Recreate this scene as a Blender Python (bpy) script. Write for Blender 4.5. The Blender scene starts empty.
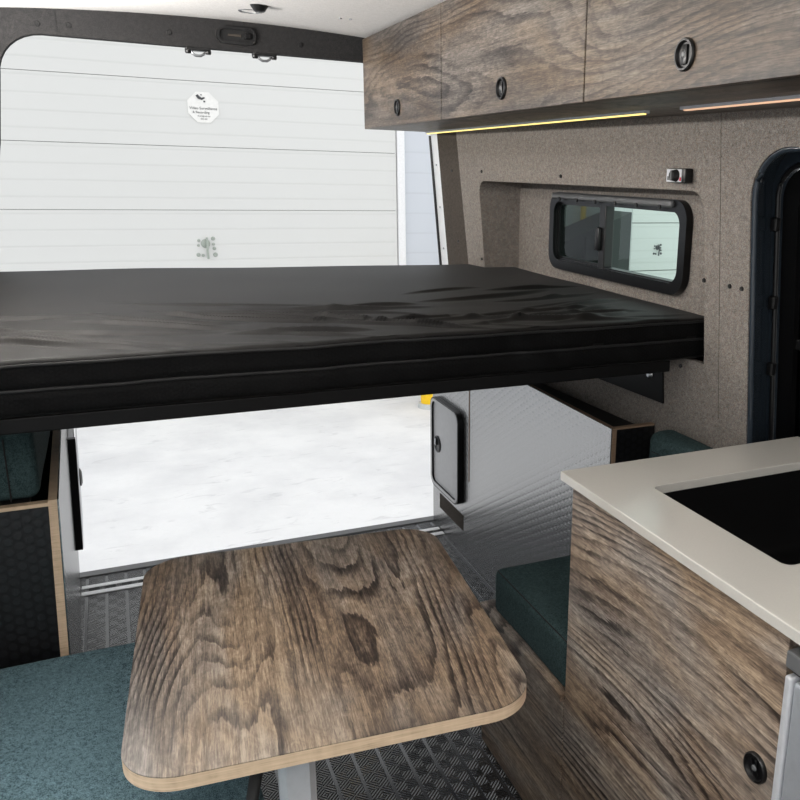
import bpy, bmesh, math, random
from mathutils import Vector, Matrix, noise
random.seed(4)
S = bpy.context.scene
COL = S.collection
PI = math.pi
ORG = {}

# ------------------------------------------------------------------ materials
def new_mat(name):
    m = bpy.data.materials.new(name); m.use_nodes = True
    nt = m.node_tree; b = nt.nodes['Principled BSDF']
    return m, nt, b
def N(nt, t, **k):
    n = nt.nodes.new(t)
    for a, v in k.items(): setattr(n, a, v)
    return n
def L(nt, a, b): nt.links.new(a, b)
def lin(c):
    return tuple(((v/255)/12.92 if v/255 <= .04045 else ((v/255+.055)/1.055)**2.4) for v in c) + (1,)
def math_n(nt, op, a, b=None):
    n = N(nt, 'ShaderNodeMath', operation=op)
    for i, v in enumerate((a, b)):
        if v is None: continue
        if isinstance(v, (int, float)): n.inputs[i].default_value = v
        else: L(nt, v, n.inputs[i])
    return n.outputs[0]
def coord(nt, scale, src='pos', rot=(0,0,0), loc=(0,0,0)):
    if src == 'pos': o = N(nt, 'ShaderNodeNewGeometry').outputs['Position']
    else: o = N(nt, 'ShaderNodeTexCoord').outputs['Object']
    mp = N(nt, 'ShaderNodeMapping'); L(nt, o, mp.inputs['Vector'])
    mp.inputs['Scale'].default_value = scale; mp.inputs['Rotation'].default_value = rot; mp.inputs['Location'].default_value = loc
    return mp.outputs['Vector']
def tnoise(nt, vec, scale=1, detail=2, rough=.5, dist=0):
    n = N(nt, 'ShaderNodeTexNoise'); L(nt, vec, n.inputs['Vector'])
    n.inputs['Scale'].default_value = scale; n.inputs['Detail'].default_value = detail
    n.inputs['Roughness'].default_value = rough; n.inputs['Distortion'].default_value = dist
    return n.outputs['Fac']
def ramp(nt, fac, stops):
    r = N(nt, 'ShaderNodeValToRGB'); L(nt, fac, r.inputs['Fac'])
    e = r.color_ramp.elements
    while len(e) < len(stops): e.new(.5)
    for i, (p, c) in enumerate(stops): e[i].position = p; e[i].color = c
    return r.outputs['Color']
def mixc(nt, fac, a, b, mode='MIX'):
    m = N(nt, 'ShaderNodeMix', data_type='RGBA', blend_type=mode)
    if isinstance(fac, (int, float)): m.inputs[0].default_value = fac
    else: L(nt, fac, m.inputs[0])
    for i, v in ((6, a), (7, b)):
        if isinstance(v, tuple): m.inputs[i].default_value = v
        else: L(nt, v, m.inputs[i])
    return m.outputs[2]
def bump(nt, b, h, strength=.3, dist=.002):
    n = N(nt, 'ShaderNodeBump'); n.inputs['Strength'].default_value = strength; n.inputs['Distance'].default_value = dist
    L(nt, h, n.inputs['Height']); L(nt, n.outputs['Normal'], b.inputs['Normal'])
def plain(name, c, rough=.5, metal=0, spec=.5, nz=0, nscale=60, coat=0):
    m, nt, b = new_mat(name)
    b.inputs['Roughness'].default_value = rough; b.inputs['Metallic'].default_value = metal
    b.inputs['Specular IOR Level'].default_value = spec; b.inputs['Coat Weight'].default_value = coat
    f = tnoise(nt, coord(nt, (1,1,1)), nscale, 3)
    base = lin(c); k = 1-nz if nz else .96
    L(nt, ramp(nt, f, [(.3, tuple(v*k for v in base[:3])+(1,)), (.7, tuple(min(1, v*(2-k)) for v in base[:3])+(1,))]), b.inputs['Base Color'])
    return m
def wood(name, src='pos', loc=(0,0,0), ringk=16, sc=(4.5,.9,4.5), gain=1.0, cross=(14,0,14), line=.26, spec=.45, rough=.36):
    m, nt, b = new_mat(name)
    n1 = tnoise(nt, coord(nt, sc, src, loc=loc), 1.0, 1.0, .4, .25)
    wob = tnoise(nt, coord(nt, (55, 7, 55), src, loc=loc), 1.0, 3, .6, .3)
    d = N(nt, 'ShaderNodeVectorMath', operation='DOT_PRODUCT'); L(nt, coord(nt, (1,1,1), src), d.inputs[0]); d.inputs[1].default_value = cross
    rings = math_n(nt, 'ADD', math_n(nt, 'ADD', math_n(nt, 'MULTIPLY', n1, ringk), d.outputs['Value']), math_n(nt, 'MULTIPLY', wob, 1.0))
    saw = math_n(nt, 'FRACT', rings)
    up = N(nt, 'ShaderNodeMapRange'); up.interpolation_type = 'SMOOTHSTEP'; L(nt, saw, up.inputs[0]); up.inputs[1].default_value = .42; up.inputs[2].default_value = .92
    dn = N(nt, 'ShaderNodeMapRange'); L(nt, saw, dn.inputs[0]); dn.inputs[1].default_value = 1.0; dn.inputs[2].default_value = .94
    late = math_n(nt, 'MULTIPLY', up.outputs[0], dn.outputs[0])
    mk = N(nt, 'ShaderNodeMapRange'); mk.interpolation_type = 'SMOOTHSTEP'; L(nt, tnoise(nt, coord(nt, (8, 2.2, 8), src, loc=(loc[0]+2, loc[1], loc[2])), 1.0, 3, .55), mk.inputs[0])
    mk.inputs[1].default_value = .36; mk.inputs[2].default_value = .64; mk.inputs[3].default_value = .12; mk.inputs[4].default_value = 1.0
    late = math_n(nt, 'MULTIPLY', late, mk.outputs[0])
    big = tnoise(nt, coord(nt, (5.5, 1.3, 5.5), src, loc=(loc[0]+7, loc[1]+3, loc[2])), 1.0, 4, .6, .6)
    streak = tnoise(nt, coord(nt, (80, 2.0, 80), src, loc=loc), 1.0, 4, .7, .25)
    fib = tnoise(nt, coord(nt, (520, 34, 520), src, loc=loc), 1.0, 3, .7)
    blotch = tnoise(nt, coord(nt, (50, 26, 50), src, loc=loc), 1.0, 5, .7, 1.6)
    f = math_n(nt, 'MULTIPLY', big, .62)
    f = math_n(nt, 'ADD', f, math_n(nt, 'MULTIPLY', streak, .52))
    f = math_n(nt, 'ADD', f, math_n(nt, 'MULTIPLY', fib, .55))
    f = math_n(nt, 'ADD', f, math_n(nt, 'MULTIPLY', blotch, .36))
    f = math_n(nt, 'MULTIPLY', f, .51)
    f = math_n(nt, 'SUBTRACT', f, math_n(nt, 'MULTIPLY', late, line))
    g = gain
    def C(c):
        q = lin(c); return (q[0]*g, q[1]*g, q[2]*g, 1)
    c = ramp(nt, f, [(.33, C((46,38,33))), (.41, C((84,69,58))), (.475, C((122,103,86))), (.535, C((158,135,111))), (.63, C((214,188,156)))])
    gr = tnoise(nt, coord(nt, (6, 1.6, 6), src, loc=(loc[0]+21, loc[1], loc[2])), 1.0, 3, .6, .5)
    hs = N(nt, 'ShaderNodeHueSaturation'); L(nt, c, hs.inputs['Color'])
    mr = N(nt, 'ShaderNodeMapRange'); L(nt, gr, mr.inputs[0]); mr.inputs[1].default_value = .4; mr.inputs[2].default_value = .62; mr.inputs[3].default_value = .95; mr.inputs[4].default_value = .45
    L(nt, mr.outputs[0], hs.inputs['Saturation'])
    L(nt, hs.outputs[0], b.inputs['Base Color'])
    b.inputs['Roughness'].default_value = rough; b.inputs['Specular IOR Level'].default_value = spec
    bump(nt, b, math_n(nt, 'ADD', fib, streak), .12, .0008)
    return m
def plywood(name, c=(190,150,112)):
    m, nt, b = new_mat(name)
    z = tnoise(nt, coord(nt, (14, 14, 420)), 1, 3, .6)
    s = tnoise(nt, coord(nt, (70, 70, 25)), 1, 2)
    f = math_n(nt, 'ADD', math_n(nt, 'MULTIPLY', z, .7), math_n(nt, 'MULTIPLY', s, .3))
    q = lin(c)
    L(nt, ramp(nt, f, [(.28, (q[0]*.55, q[1]*.5, q[2]*.46, 1)), (.42, (q[0]*.92, q[1]*.9, q[2]*.88, 1)), (.65, (q[0]*1.15, q[1]*1.15, q[2]*1.15, 1))]), b.inputs['Base Color'])
    b.inputs['Roughness'].default_value = .55
    return m
def fabric(name, c1, c2, sc=420, bs=.35, rough=.95, warm=None):
    m, nt, b = new_mat(name)
    v = coord(nt, (1, 1, 1))
    f = tnoise(nt, v, sc, 2, .7)
    g = tnoise(nt, v, sc*.25, 3, .7)
    h = math_n(nt, 'ADD', math_n(nt, 'MULTIPLY', f, .6), math_n(nt, 'MULTIPLY', g, .4))
    c = ramp(nt, h, [(.36, lin(c1)), (.64, lin(c2))])
    if warm:
        w = tnoise(nt, v, 300, 1)
        c = mixc(nt, ramp(nt, w, [(.5, (0,0,0,1)), (.66, (.6,.6,.6,1))]), c, lin(warm))
    L(nt, c, b.inputs['Base Color'])
    b.inputs['Roughness'].default_value = rough; b.inputs['Specular IOR Level'].default_value = .15
    bump(nt, b, h, bs, .003)
    return m
def hexpanel(name, c, rough, pitch=.0105, bs=.6, spec=.5, ior=1.5):
    m, nt, b = new_mat(name); b.inputs['IOR'].default_value = ior
    p = N(nt, 'ShaderNodeNewGeometry').outputs['Position']
    acc = None
    for a in (0, PI/3, 2*PI/3):
        k = 2*PI/pitch
        d = N(nt, 'ShaderNodeVectorMath', operation='DOT_PRODUCT'); L(nt, p, d.inputs[0])
        d.inputs[1].default_value = (k*math.cos(a), k*math.cos(a), k*math.sin(a))
        s = math_n(nt, 'COSINE', d.outputs['Value'])
        acc = s if acc is None else math_n(nt, 'ADD', acc, s)
    h = N(nt, 'ShaderNodeMapRange'); h.interpolation_type = 'SMOOTHSTEP'
    L(nt, acc, h.inputs[0]); h.inputs[1].default_value = -1.2; h.inputs[2].default_value = .6
    q = lin(c)
    L(nt, mixc(nt, h.outputs[0], (q[0]*.3, q[1]*.3, q[2]*.3, 1), q), b.inputs['Base Color'])
    b.inputs['Roughness'].default_value = rough; b.inputs['Specular IOR Level'].default_value = spec
    bump(nt, b, h.outputs[0], bs, .0012)
    return m
def rubber_floor(name):
    m, nt, b = new_mat(name)
    v = coord(nt, (1, 1, 0))
    ck = N(nt, 'ShaderNodeTexChecker'); L(nt, v, ck.inputs['Vector']); ck.inputs['Scale'].default_value = 1/.032
    ws = []
    for a in (PI/4, -PI/4):
        w = N(nt, 'ShaderNodeTexWave'); w.bands_direction = 'X'
        L(nt, coord(nt, (1, 1, 0), rot=(0, 0, a)), w.inputs['Vector']); w.inputs['Scale'].default_value = 42
        ws.append(w.outputs['Fac'])
    mx = N(nt, 'ShaderNodeMix', data_type='FLOAT'); L(nt, ck.outputs['Fac'], mx.inputs[0]); L(nt, ws[0], mx.inputs[2]); L(nt, ws[1], mx.inputs[3])
    # smooth strips between the embossed columns
    sx = N(nt, 'ShaderNodeSeparateXYZ'); L(nt, v, sx.inputs[0])
    fx = math_n(nt, 'PINGPONG', sx.outputs['X'], .032)
    st = N(nt, 'ShaderNodeMapRange'); L(nt, fx, st.inputs[0]); st.inputs[1].default_value = .004; st.inputs[2].default_value = .007
    h = math_n(nt, 'MULTIPLY', mx.outputs[0], st.outputs[0])
    L(nt, mixc(nt, h, lin((52,53,56)), lin((17,18,20))), b.inputs['Base Color'])
    b.inputs['Roughness'].default_value = .22; b.inputs['Specular IOR Level'].default_value = .5; b.inputs['IOR'].default_value = 1.9
    bump(nt, b, h, .8, .003)
    return m
def glass(name, tint, refl=.12, rough=.0):
    m, nt, b = new_mat(name)
    nt.nodes.remove(b)
    t = N(nt, 'ShaderNodeBsdfTransparent'); t.inputs['Color'].default_value = tint
    g = N(nt, 'ShaderNodeBsdfGlossy'); g.inputs['Roughness'].default_value = rough
    fr = N(nt, 'ShaderNodeFresnel'); fr.inputs['IOR'].default_value = 1.35
    mx = N(nt, 'ShaderNodeMixShader')
    geo = N(nt, 'ShaderNodeNewGeometry'); fm = math_n(nt, 'MULTIPLY', fr.outputs[0], math_n(nt, 'SUBTRACT', 1.0, geo.outputs['Backfacing']))
    L(nt, fm, mx.inputs[0]); L(nt, t.outputs[0], mx.inputs[1]); L(nt, g.outputs[0], mx.inputs[2])
    L(nt, mx.outputs[0], nt.nodes['Material Output'].inputs['Surface'])
    return m
def emit(name, c, s):
    m, nt, b = new_mat(name)
    b.inputs['Base Color'].default_value = c; b.inputs['Emission Color'].default_value = c; b.inputs['Emission Strength'].default_value = s
    return m

M = {}
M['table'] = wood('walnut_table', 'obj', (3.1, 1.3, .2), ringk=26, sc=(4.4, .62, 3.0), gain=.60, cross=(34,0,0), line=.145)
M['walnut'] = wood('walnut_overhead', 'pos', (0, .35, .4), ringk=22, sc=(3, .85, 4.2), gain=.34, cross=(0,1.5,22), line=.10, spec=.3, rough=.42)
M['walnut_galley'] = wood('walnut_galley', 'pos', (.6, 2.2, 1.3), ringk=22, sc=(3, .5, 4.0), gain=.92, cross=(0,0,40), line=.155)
M['ply'] = plywood('plywood_edge', (206,182,154))
M['ply_dark'] = plywood('plywood_edge_brown', (140,118,98))
M['carpet'] = fabric('wall_carpet', (92,88,84), (156,151,145), 420, .4, warm=(136,118,104))
M['carpet_dark'] = fabric('charcoal_carpet', (38,38,39), (58,57,57), 380, .3)
M['carpet_brown'] = fabric('pillar_carpet', (62,57,52), (86,80,74), 380, .3)
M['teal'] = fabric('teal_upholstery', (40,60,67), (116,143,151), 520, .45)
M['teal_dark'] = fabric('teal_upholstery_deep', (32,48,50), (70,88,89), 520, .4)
M['ceil'] = fabric('ceiling_liner', (214,212,209), (230,228,226), 260, .08)
M['black_hex'] = hexpanel('black_hex_board', (22,23,26), .42, pitch=.019, bs=.2)
M['hex_lit'] = hexpanel('black_hex_board_lit', (58,57,57), .26, pitch=.022, bs=.22, spec=.9, ior=2.8)  # lit copy of the black board, rear daylight glare lifted into its colour
M['black'] = plain('black_plastic', (16,16,17), .38)
M['black_gloss'] = plain('black_gloss', (9,9,10), .28, spec=.35)
M['black_matte'] = plain('black_matte', (14,14,15), .7)
M['sink_black'] = plain('sink_composite', (7,7,8), .6, spec=.2)
M['frame_black'] = plain('black_powder_coat', (9,9,10), .55, spec=.2)
M['navy'] = plain('dark_blue_paint', (42,50,58), .25, coat=.3)
M['alu'] = plain('brushed_aluminium', (214,216,220), .38, .3)
M['silver'] = plain('silver_panel', (190,194,200), .4, .55)
M['steel'] = plain('steel', (170,172,175), .3, .9)
M['grey_plastic'] = plain('grey_plastic', (96,97,98), .45)
M['hatch'] = plain('hatch_panel_grey', (186,186,187), .42, spec=.9)
M['counter'] = plain('off_white_counter', (200,197,190), .2, coat=.25, nz=.015, nscale=300)
M['white_paint'] = plain('white_body_paint', (236,237,238), .3)
M['rubber'] = rubber_floor('rubber_floor')
M['white_plastic'] = plain('white_plastic', (235,235,232), .4)
M['red'] = plain('red_mark', (215,50,70), .5)
M['yellow'] = plain('yellow_paint', (245,200,20), .5)
M['green_grey'] = plain('container_paint', (40,46,45), .6)
M['facade_grey'] = plain('facade_grey', (196,200,200), .7)
M['ink'] = plain('sign_ink', (70,72,74), .7)
M['handle_green'] = plain('weathered_green_grey', (160,168,160), .5)
M['glass_dark'] = glass('tinted_glass', (.30,.35,.33,1))
M['glass_clear'] = glass('green_tint_glass', (.86,.95,.915,1))
M['glass_black'] = glass('privacy_glass', (.02,.022,.024,1))
M['led'] = emit('warm_led', (1.0,.78,.24,1), 1.5)
M['led_dim'] = emit('warm_led_diffuser', (1.0,.62,.40,1), .62)

def mattress_mat():
    m, nt, b = new_mat('black_ripstop')
    v = coord(nt, (1,1,1))
    f = tnoise(nt, v, 30, 4, .6)
    L(nt, ramp(nt, f, [(.3, lin((14,13,13))), (.7, lin((20,19,19)))]), b.inputs['Base Color'])
    b.inputs['Roughness'].default_value = .58; b.inputs['Specular IOR Level'].default_value = .24
    b.inputs['Sheen Weight'].default_value = .03; b.inputs['Sheen Roughness'].default_value = .4
    w = tnoise(nt, v, 900, 1); bump(nt, b, w, .15, .0006)
    return m
M['mattress'] = mattress_mat()
M['mesh_side'] = hexpanel('black_spacer_mesh', (7,7,8), .7, .0075, .3, .15)

def garage_mat(name, c, rib):
    m, nt, b = new_mat(name)
    p = N(nt, 'ShaderNodeNewGeometry').outputs['Position']
    sx = N(nt, 'ShaderNodeSeparateXYZ'); L(nt, p, sx.inputs[0])
    h = math_n(nt, 'PINGPONG', math_n(nt, 'ADD', sx.outputs['Z'], 10.0), rib/2)
    r = N(nt, 'ShaderNodeMapRange'); L(nt, h, r.inputs[0]); r.inputs[1].default_value = 0; r.inputs[2].default_value = .012
    q = lin(c)
    L(nt, mixc(nt, r.outputs[0], (q[0]*.93, q[1]*.93, q[2]*.93, 1), q), b.inputs['Base Color'])
    b.inputs['Roughness'].default_value = .6
    bump(nt, b, r.outputs[0], .25, .004)
    return m
M['garage'] = garage_mat('garage_white', (216,217,215), .129)
M['siding'] = garage_mat('siding_white', (204,209,216), .185)
def snow_mat():
    m, nt, b = new_mat('trampled_snow')
    v = coord(nt, (1,1,1))
    f = tnoise(nt, v, 1.3, 5, .6); g = tnoise(nt, v, 7, 5, .65, .6); k = tnoise(nt, coord(nt, (1.2,3.2,1)), 3.2, 4, .6, 1.0)
    c = ramp(nt, f, [(.35, lin((221,221,222))), (.6, lin((236,236,236)))])
    c = mixc(nt, ramp(nt, k, [(.60, (0,0,0,1)), (.78, (1,1,1,1))]), c, lin((206,206,207)))
    L(nt, c, b.inputs['Base Color']); b.inputs['Roughness'].default_value = .8
    bump(nt, b, math_n(nt, 'ADD', g, math_n(nt, 'MULTIPLY', k, .8)), .28, .04)
    return m
M['snow'] = snow_mat()

# ------------------------------------------------------------------ helpers
def prop(o, label=None, cat=None, group=None, kind=None):
    if label: o['label'] = label
    if cat: o['category'] = cat
    if group: o['group'] = group
    if kind: o['kind'] = kind
    return o
def obj(name, bm, mat, parent=None, org=None, smooth=None):
    base = Vector(ORG[parent.name]) if parent else Vector(org if org else (0,0,0))
    bm.transform(Matrix.Translation(-base))
    bmesh.ops.recalc_face_normals(bm, faces=bm.faces[:])
    me = bpy.data.meshes.new(name); bm.to_mesh(me); bm.free()
    for m in (mat if isinstance(mat, (list, tuple)) else [mat]): me.materials.append(m)
    if smooth is not None:
        for p in me.polygons: p.use_smooth = True
        try: me.set_sharp_from_angle(angle=math.radians(smooth))
        except Exception: pass
    o = bpy.data.objects.new(name, me); COL.objects.link(o)
    if parent: o.parent = parent
    else: o.location = base
    ORG[o.name] = tuple(base)
    return o
def thing(name, label, cat, loc, group=None, kind=None):
    o = bpy.data.objects.new(name, None); COL.objects.link(o); o.location = loc
    o.empty_display_size = .05
    ORG[o.name] = tuple(loc)
    return prop(o, label, cat, group, kind)
def newbm(): return bmesh.new()
def box(bm, lo, hi, bev=0, seg=2):
    c = [(a+b)/2 for a, b in zip(lo, hi)]; s = [abs(b-a) for a, b in zip(lo, hi)]
    r = bmesh.ops.create_cube(bm, size=1, matrix=Matrix.Translation(c) @ Matrix.Diagonal((*s, 1)))
    if bev:
        vs = set(r['verts']); es = [e for e in bm.edges if e.verts[0] in vs and e.verts[1] in vs]
        bmesh.ops.bevel(bm, geom=es, offset=min(bev, min(s)*.49), segments=seg, profile=.5, affect='EDGES')
    return bm
def bx(lo, hi, bev=0, seg=2): return box(newbm(), lo, hi, bev, seg)
def hexa(bm, pts):
    """8 points: bottom loop then top loop"""
    v = [bm.verts.new(p) for p in pts]
    for f in ((0,1,2,3), (7,6,5,4), (0,4,5,1), (1,5,6,2), (2,6,7,3), (3,7,4,0)): bm.faces.new([v[i] for i in f])
    return bm
def rrect(a0, b0, a1, b1, r, n=8):
    rs = r if isinstance(r, (list, tuple)) else (r,)*4
    out = []
    for (ca, cb, st), q in zip(((a1, b1, 0), (a0, b1, 1), (a0, b0, 2), (a1, b0, 3)), rs):
        if q <= 0: out.append((ca, cb)); continue
        sa = 1 if st in (0, 3) else -1; sb = 1 if st in (0, 1) else -1
        for i in range(n+1):
            t = (st + i/n)*PI/2
            out.append((ca - sa*q + q*math.cos(t), cb - sb*q + q*math.sin(t)))
    return out
def plate(bm, outer, holes, mp, off):
    """fill outline minus holes in a plane, map to 3D by mp(a,b), thicken by the vector off"""
    es = []
    for lp in [outer]+holes:
        vs = [bm.verts.new((a, b, 0)) for a, b in lp]
        for i in range(len(vs)): es.append(bm.edges.new((vs[i], vs[(i+1) % len(vs)])))
    r = bmesh.ops.triangle_fill(bm, use_beauty=True, use_dissolve=False, edges=es, normal=(0,0,1))
    fs = [f for f in r['geom'] if isinstance(f, bmesh.types.BMFace)]
    for e in es:
        for v in e.verts: v.tag = True
    vv = set(v for e in es for v in e.verts)
    for v in vv: v.co = Vector(mp(v.co.x, v.co.y))
    ex = bmesh.ops.extrude_face_region(bm, geom=fs)
    for v in [g for g in ex['geom'] if isinstance(g, bmesh.types.BMVert)]: v.co += Vector(off)
    return bm
def tube(bm, pts, r, n=10, closed=False):
    pts = [Vector(p) for p in pts]; rings = []
    k = len(pts)
    for i, p in enumerate(pts):
        if closed: t = pts[(i+1) % k]-pts[i-1]
        else: t = pts[min(i+1, k-1)]-pts[max(i-1, 0)]
        t.normalize()
        a = t.orthogonal() if abs(t.z) > .9 else t.cross(Vector((0,0,1)))
        a.normalize(); b = t.cross(a)
        rr = r[i] if isinstance(r, (list, tuple)) else r
        rings.append([bm.verts.new(p+rr*(math.cos(2*PI*j/n)*a+math.sin(2*PI*j/n)*b)) for j in range(n)])
    m = k if closed else k-1
    for i in range(m):
        A, B = rings[i], rings[(i+1) % k]
        for j in range(n): bm.faces.new((A[j], A[(j+1) % n], B[(j+1) % n], B[j]))
    if not closed: bm.faces.new(rings[0]); bm.faces.new(rings[-1])
    return bm
def lathe(bm, prof, n=32, mat=Matrix.Identity(4)):
    """prof: (r, h) pairs about local z"""
    rings = []
    for r, h in prof:
        rings.append([bm.verts.new(mat @ Vector((r*math.cos(2*PI*j/n), r*math.sin(2*PI*j/n), h))) for j in range(n)] if r > 1e-6 else [bm.verts.new(mat @ Vector((0,0,h)))])
    for A, B in zip(rings, rings[1:]):
        if len(A) == 1 and len(B) == 1: continue
        for j in range(n):
            k = (j+1) % n
            if len(A) == 1: bm.faces.new((A[0], B[k], B[j]))
            elif len(B) == 1: bm.faces.new((A[j], A[k], B[0]))
            else: bm.faces.new((A[j], A[k], B[k], B[j]))
    return bm
def toward(p, axis):
    """matrix whose local z points along axis, at p"""
    return Matrix.Translation(p) @ Vector(axis).to_track_quat('Z', 'Y').to_matrix().to_4x4()
def rbox(lo, hi, r, n=(20,20,6), fn=None):
    """rounded box on a grid; fn(p, nrm) -> displaced p"""
    lo, hi = Vector(lo), Vector(hi)
    ax = []
    for i in range(3):
        a, b = lo[i], hi[i]; q = min(r, (b-a)*.499)
        e = [a+q*(1-math.cos(t*PI/8)) * 1.0 for t in range(0, 4)]
        mid = [a+q+(b-a-2*q)*k/n[i] for k in range(n[i]+1)]
        ax.append(e+mid+[a+b-v for v in reversed(e)])
    nx, ny, nz = (len(v)-1 for v in ax)
    bm = newbm(); V = {}
    def vert(i, j, k):
        key = (i, j, k)
        if key in V: return V[key]
        p = Vector((ax[0][i], ax[1][j], ax[2][k]))
        c = Vector([min(max(p[t], lo[t]+min(r, (hi[t]-lo[t])*.499)), hi[t]-min(r, (hi[t]-lo[t])*.499)) for t in range(3)])
        d = p-c
        nrm = d.normalized() if d.length > 1e-9 else Vector((0,0,1))
        rr = [min(r, (hi[t]-lo[t])*.499) for t in range(3)]
        q = c+Vector([nrm[t]*rr[t] for t in range(3)])
        if fn: q = fn(q, nrm)
        V[key] = bm.verts.new(q); return V[key]
    for k in (0, nz):
        for i in range(nx):
            for j in range(ny): bm.faces.new((vert(i,j,k), vert(i+1,j,k), vert(i+1,j+1,k), vert(i,j+1,k)))
    for j in (0, ny):
        for i in range(nx):
            for k in range(nz): bm.faces.new((vert(i,j,k), vert(i+1,j,k), vert(i+1,j,k+1), vert(i,j,k+1)))
    for i in (0, nx):
        for j in range(ny):
            for k in range(nz): bm.faces.new((vert(i,j,k), vert(i,j+1,k), vert(i,j+1,k+1), vert(i,j,k+1)))
    return bm
def struct(name, bm, mat, label=None, parent=None, org=None, smooth=None):
    o = obj(name, bm, mat, parent, org, smooth)
    if not parent: prop(o, label, None, None, 'structure')
    return o
def xw(y, z): return 1.33 - .09*(z-.8) - .06*(y-1.6)      # inner face of the right wall
def ceil_z(x): return 1.975 - .063*(x-.4)**2
XF = 1.358                                                # back of the bed flare

# ------------------------------------------------------------------ setting
GZ = -.65
bm = newbm()
for i in range(61):
    for j in range(61):
        x = -14+i*.5; y = -12+j*.4
        bm.verts.new((x, y, GZ+.03*noise.noise(Vector((x*.7, y*.7, 3)))+.015*noise.noise(Vector((x*2.1, y*2.1, 9)))))
bm.verts.ensure_lookup_table()
for i in range(60):
    for j in range(60):
        a = i*61+j; bm.faces.new([bm.verts[k] for k in (a, a+61, a+62, a+1)])
struct('ground', bm, M['snow'], 'trampled white snow on the ground outside the rear doors', smooth=80)

struct('floor', bx((-.40,-1.6,-.04), (1.40,3.30,0)), M['rubber'], 'dark embossed rubber van floor')
# rear threshold
bm = bx((-.40,3.29,-.06), (1.40,3.335,.006), .003)
th = struct('trim_1', bm, M['grey_plastic'], 'grey rear door sill edge at the end of the floor', org=(.5,3.3,0))
b2 = newbm()
box(b2, (-.21,3.136,0), (1.165,3.163,.004), .001); box(b2, (-.21,3.19,0), (1.165,3.214,.004), .001)
ms = struct('trim_2', b2, M['white_paint'], 'pair of white sill strips with dark dashes on the rear floor', org=(.5,3.17,0))
b3 = newbm()
for k in range(26):
    x = -.185+k*.0535; box(b3, (x,3.163,.0003), (x+.032,3.19,.002))
obj('dash_inlay', b3, M['black_matte'], ms)

bm = newbm(); cols = []
for i in range(25):
    x = -.45+i*1.95/24
    cols.append([bm.verts.new((x, y, ceil_z(x)+d)) for d in (0, .03) for y in (-1.7, 3.36)])
for A, B in zip(cols, cols[1:]):
    bm.faces.new((A[0], B[0], B[1], A[1])); bm.faces.new((A[2], A[3], B[3], B[2]))
    bm.faces.new((A[0], A[2], B[2], B[0])); bm.faces.new((A[1], B[1], B[3], A[3]))
bm.faces.new((cols[0][0], cols[0][1], cols[0][3], cols[0][2])); bm.faces.new((cols[-1][0], cols[-1][2], cols[-1][3], cols[-1][1]))
ce = struct('ceiling', bm, M['ceil'], 'pale grey ceiling liner of the van', smooth=30)
def screw(p, axis, parent, r=.0055, mat='black'):
    obj('screw', lathe(newbm(), [(0,.0035), (r*.35,.0035), (r*.5,.0024), (r*.8,.003), (r,.0015), (r,-.002), (0,-.002)], 14, toward(p, axis)), M[mat], parent, smooth=40)
screw((.735,2.93,ceil_z(.735)), (0,0,-1), ce, .005, 'steel'); screw((.765,2.92,ceil_z(.765)), (0,0,-1), ce, .005, 'steel')

# right wall with the bed flare opening and the dark door-window opening
FY0, FY1, FZ0, FZ1 = 1.655, 2.862, 1.048, 1.468
WY0, WY1, WZ0, WZ1 = .30, 1.503, .62, 1.565
hole1 = rrect(FY0, FZ0, FY1, FZ1, (.045, .05, 0, 0))       # order: (a1,b1),(a0,b1),(a0,b0),(a1,b0)
hole2 = rrect(WY0, WZ0, WY1, WZ1, .11)
bm = plate(newbm(), [(-1.6,-.04), (3.02,-.04), (3.02,1.96), (-1.6,1.96)], [hole1, hole2], lambda a, b: (xw(a, b), a, b), (.018, 0, 0))
wr = struct('wall_right', bm, M['carpet'], 'right van wall lined with heathered grey carpet', org=(1.3,1.6,0))
for y, z in ((1.655,1.258), (1.565,1.255), (1.525,1.254), (1.745,1.025), (2.30,1.492), (2.83,1.50), (2.88,1.19)):
    screw((xw(y,z)-.001, y, z), (-1,0,0), wr)
# panel joint in the carpet
y = 1.60
obj('panel_joint', hexa(newbm(), [(xw(y,a)+e, y+d, a) for a in (.92, 1.64) for e, d in ((-.0004,0), (-.0004,.0015), (.004,.0015), (.004,0))]), M['carpet_brown'], wr)
# flare lining
bm = newbm()
wy0, wy1, wz0, wz1 = 1.838, 2.556, 1.216, 1.418
plate(bm, [(FY0,FZ0-.02), (FY1,FZ0-.02), (FY1,FZ1+.0), (FY0,FZ1+.0)], [rrect(wy0, wz0, wy1, wz1, .04)], lambda a, b: (XF, a, b), (.016, 0, 0))
def flare_strip(pts):
    A = [bm.verts.new((xw(a, b)+.0175, a, b)) for a, b in pts]; B = [bm.verts.new((XF+.004, a, b)) for a, b in pts]
    for i in range(len(pts)-1): bm.faces.new((A[i], A[i+1], B[i+1], B[i]))
flare_strip([p for p in hole1 if p[1] > FZ0-.001] + [hole1[0]])
flare_strip([(FY0, FZ0), (FY1, FZ0)])
fl = obj('flare_lining', bm, M['carpet'], wr)

# left wall with the open side doorway near the camera
bm = plate(newbm(), [(-1.6,-.04), (3.3,-.04), (3.3,1.95), (-1.6,1.95)], [rrect(-1.25, .14, 1.45, 1.90, .12)], lambda a, b: (-.43, a, b), (-.02, 0, 0))
struct('wall_left', bm, M['carpet'], 'left van wall lined with grey carpet', org=(-.4,1,0))
bm = bx((-.42,-1.64,-.04), (1.45,-1.60,.85))
struct('wall_front', bm, M['carpet_dark'], 'low front bulkhead', org=(.5,-1.6,0))

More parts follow.
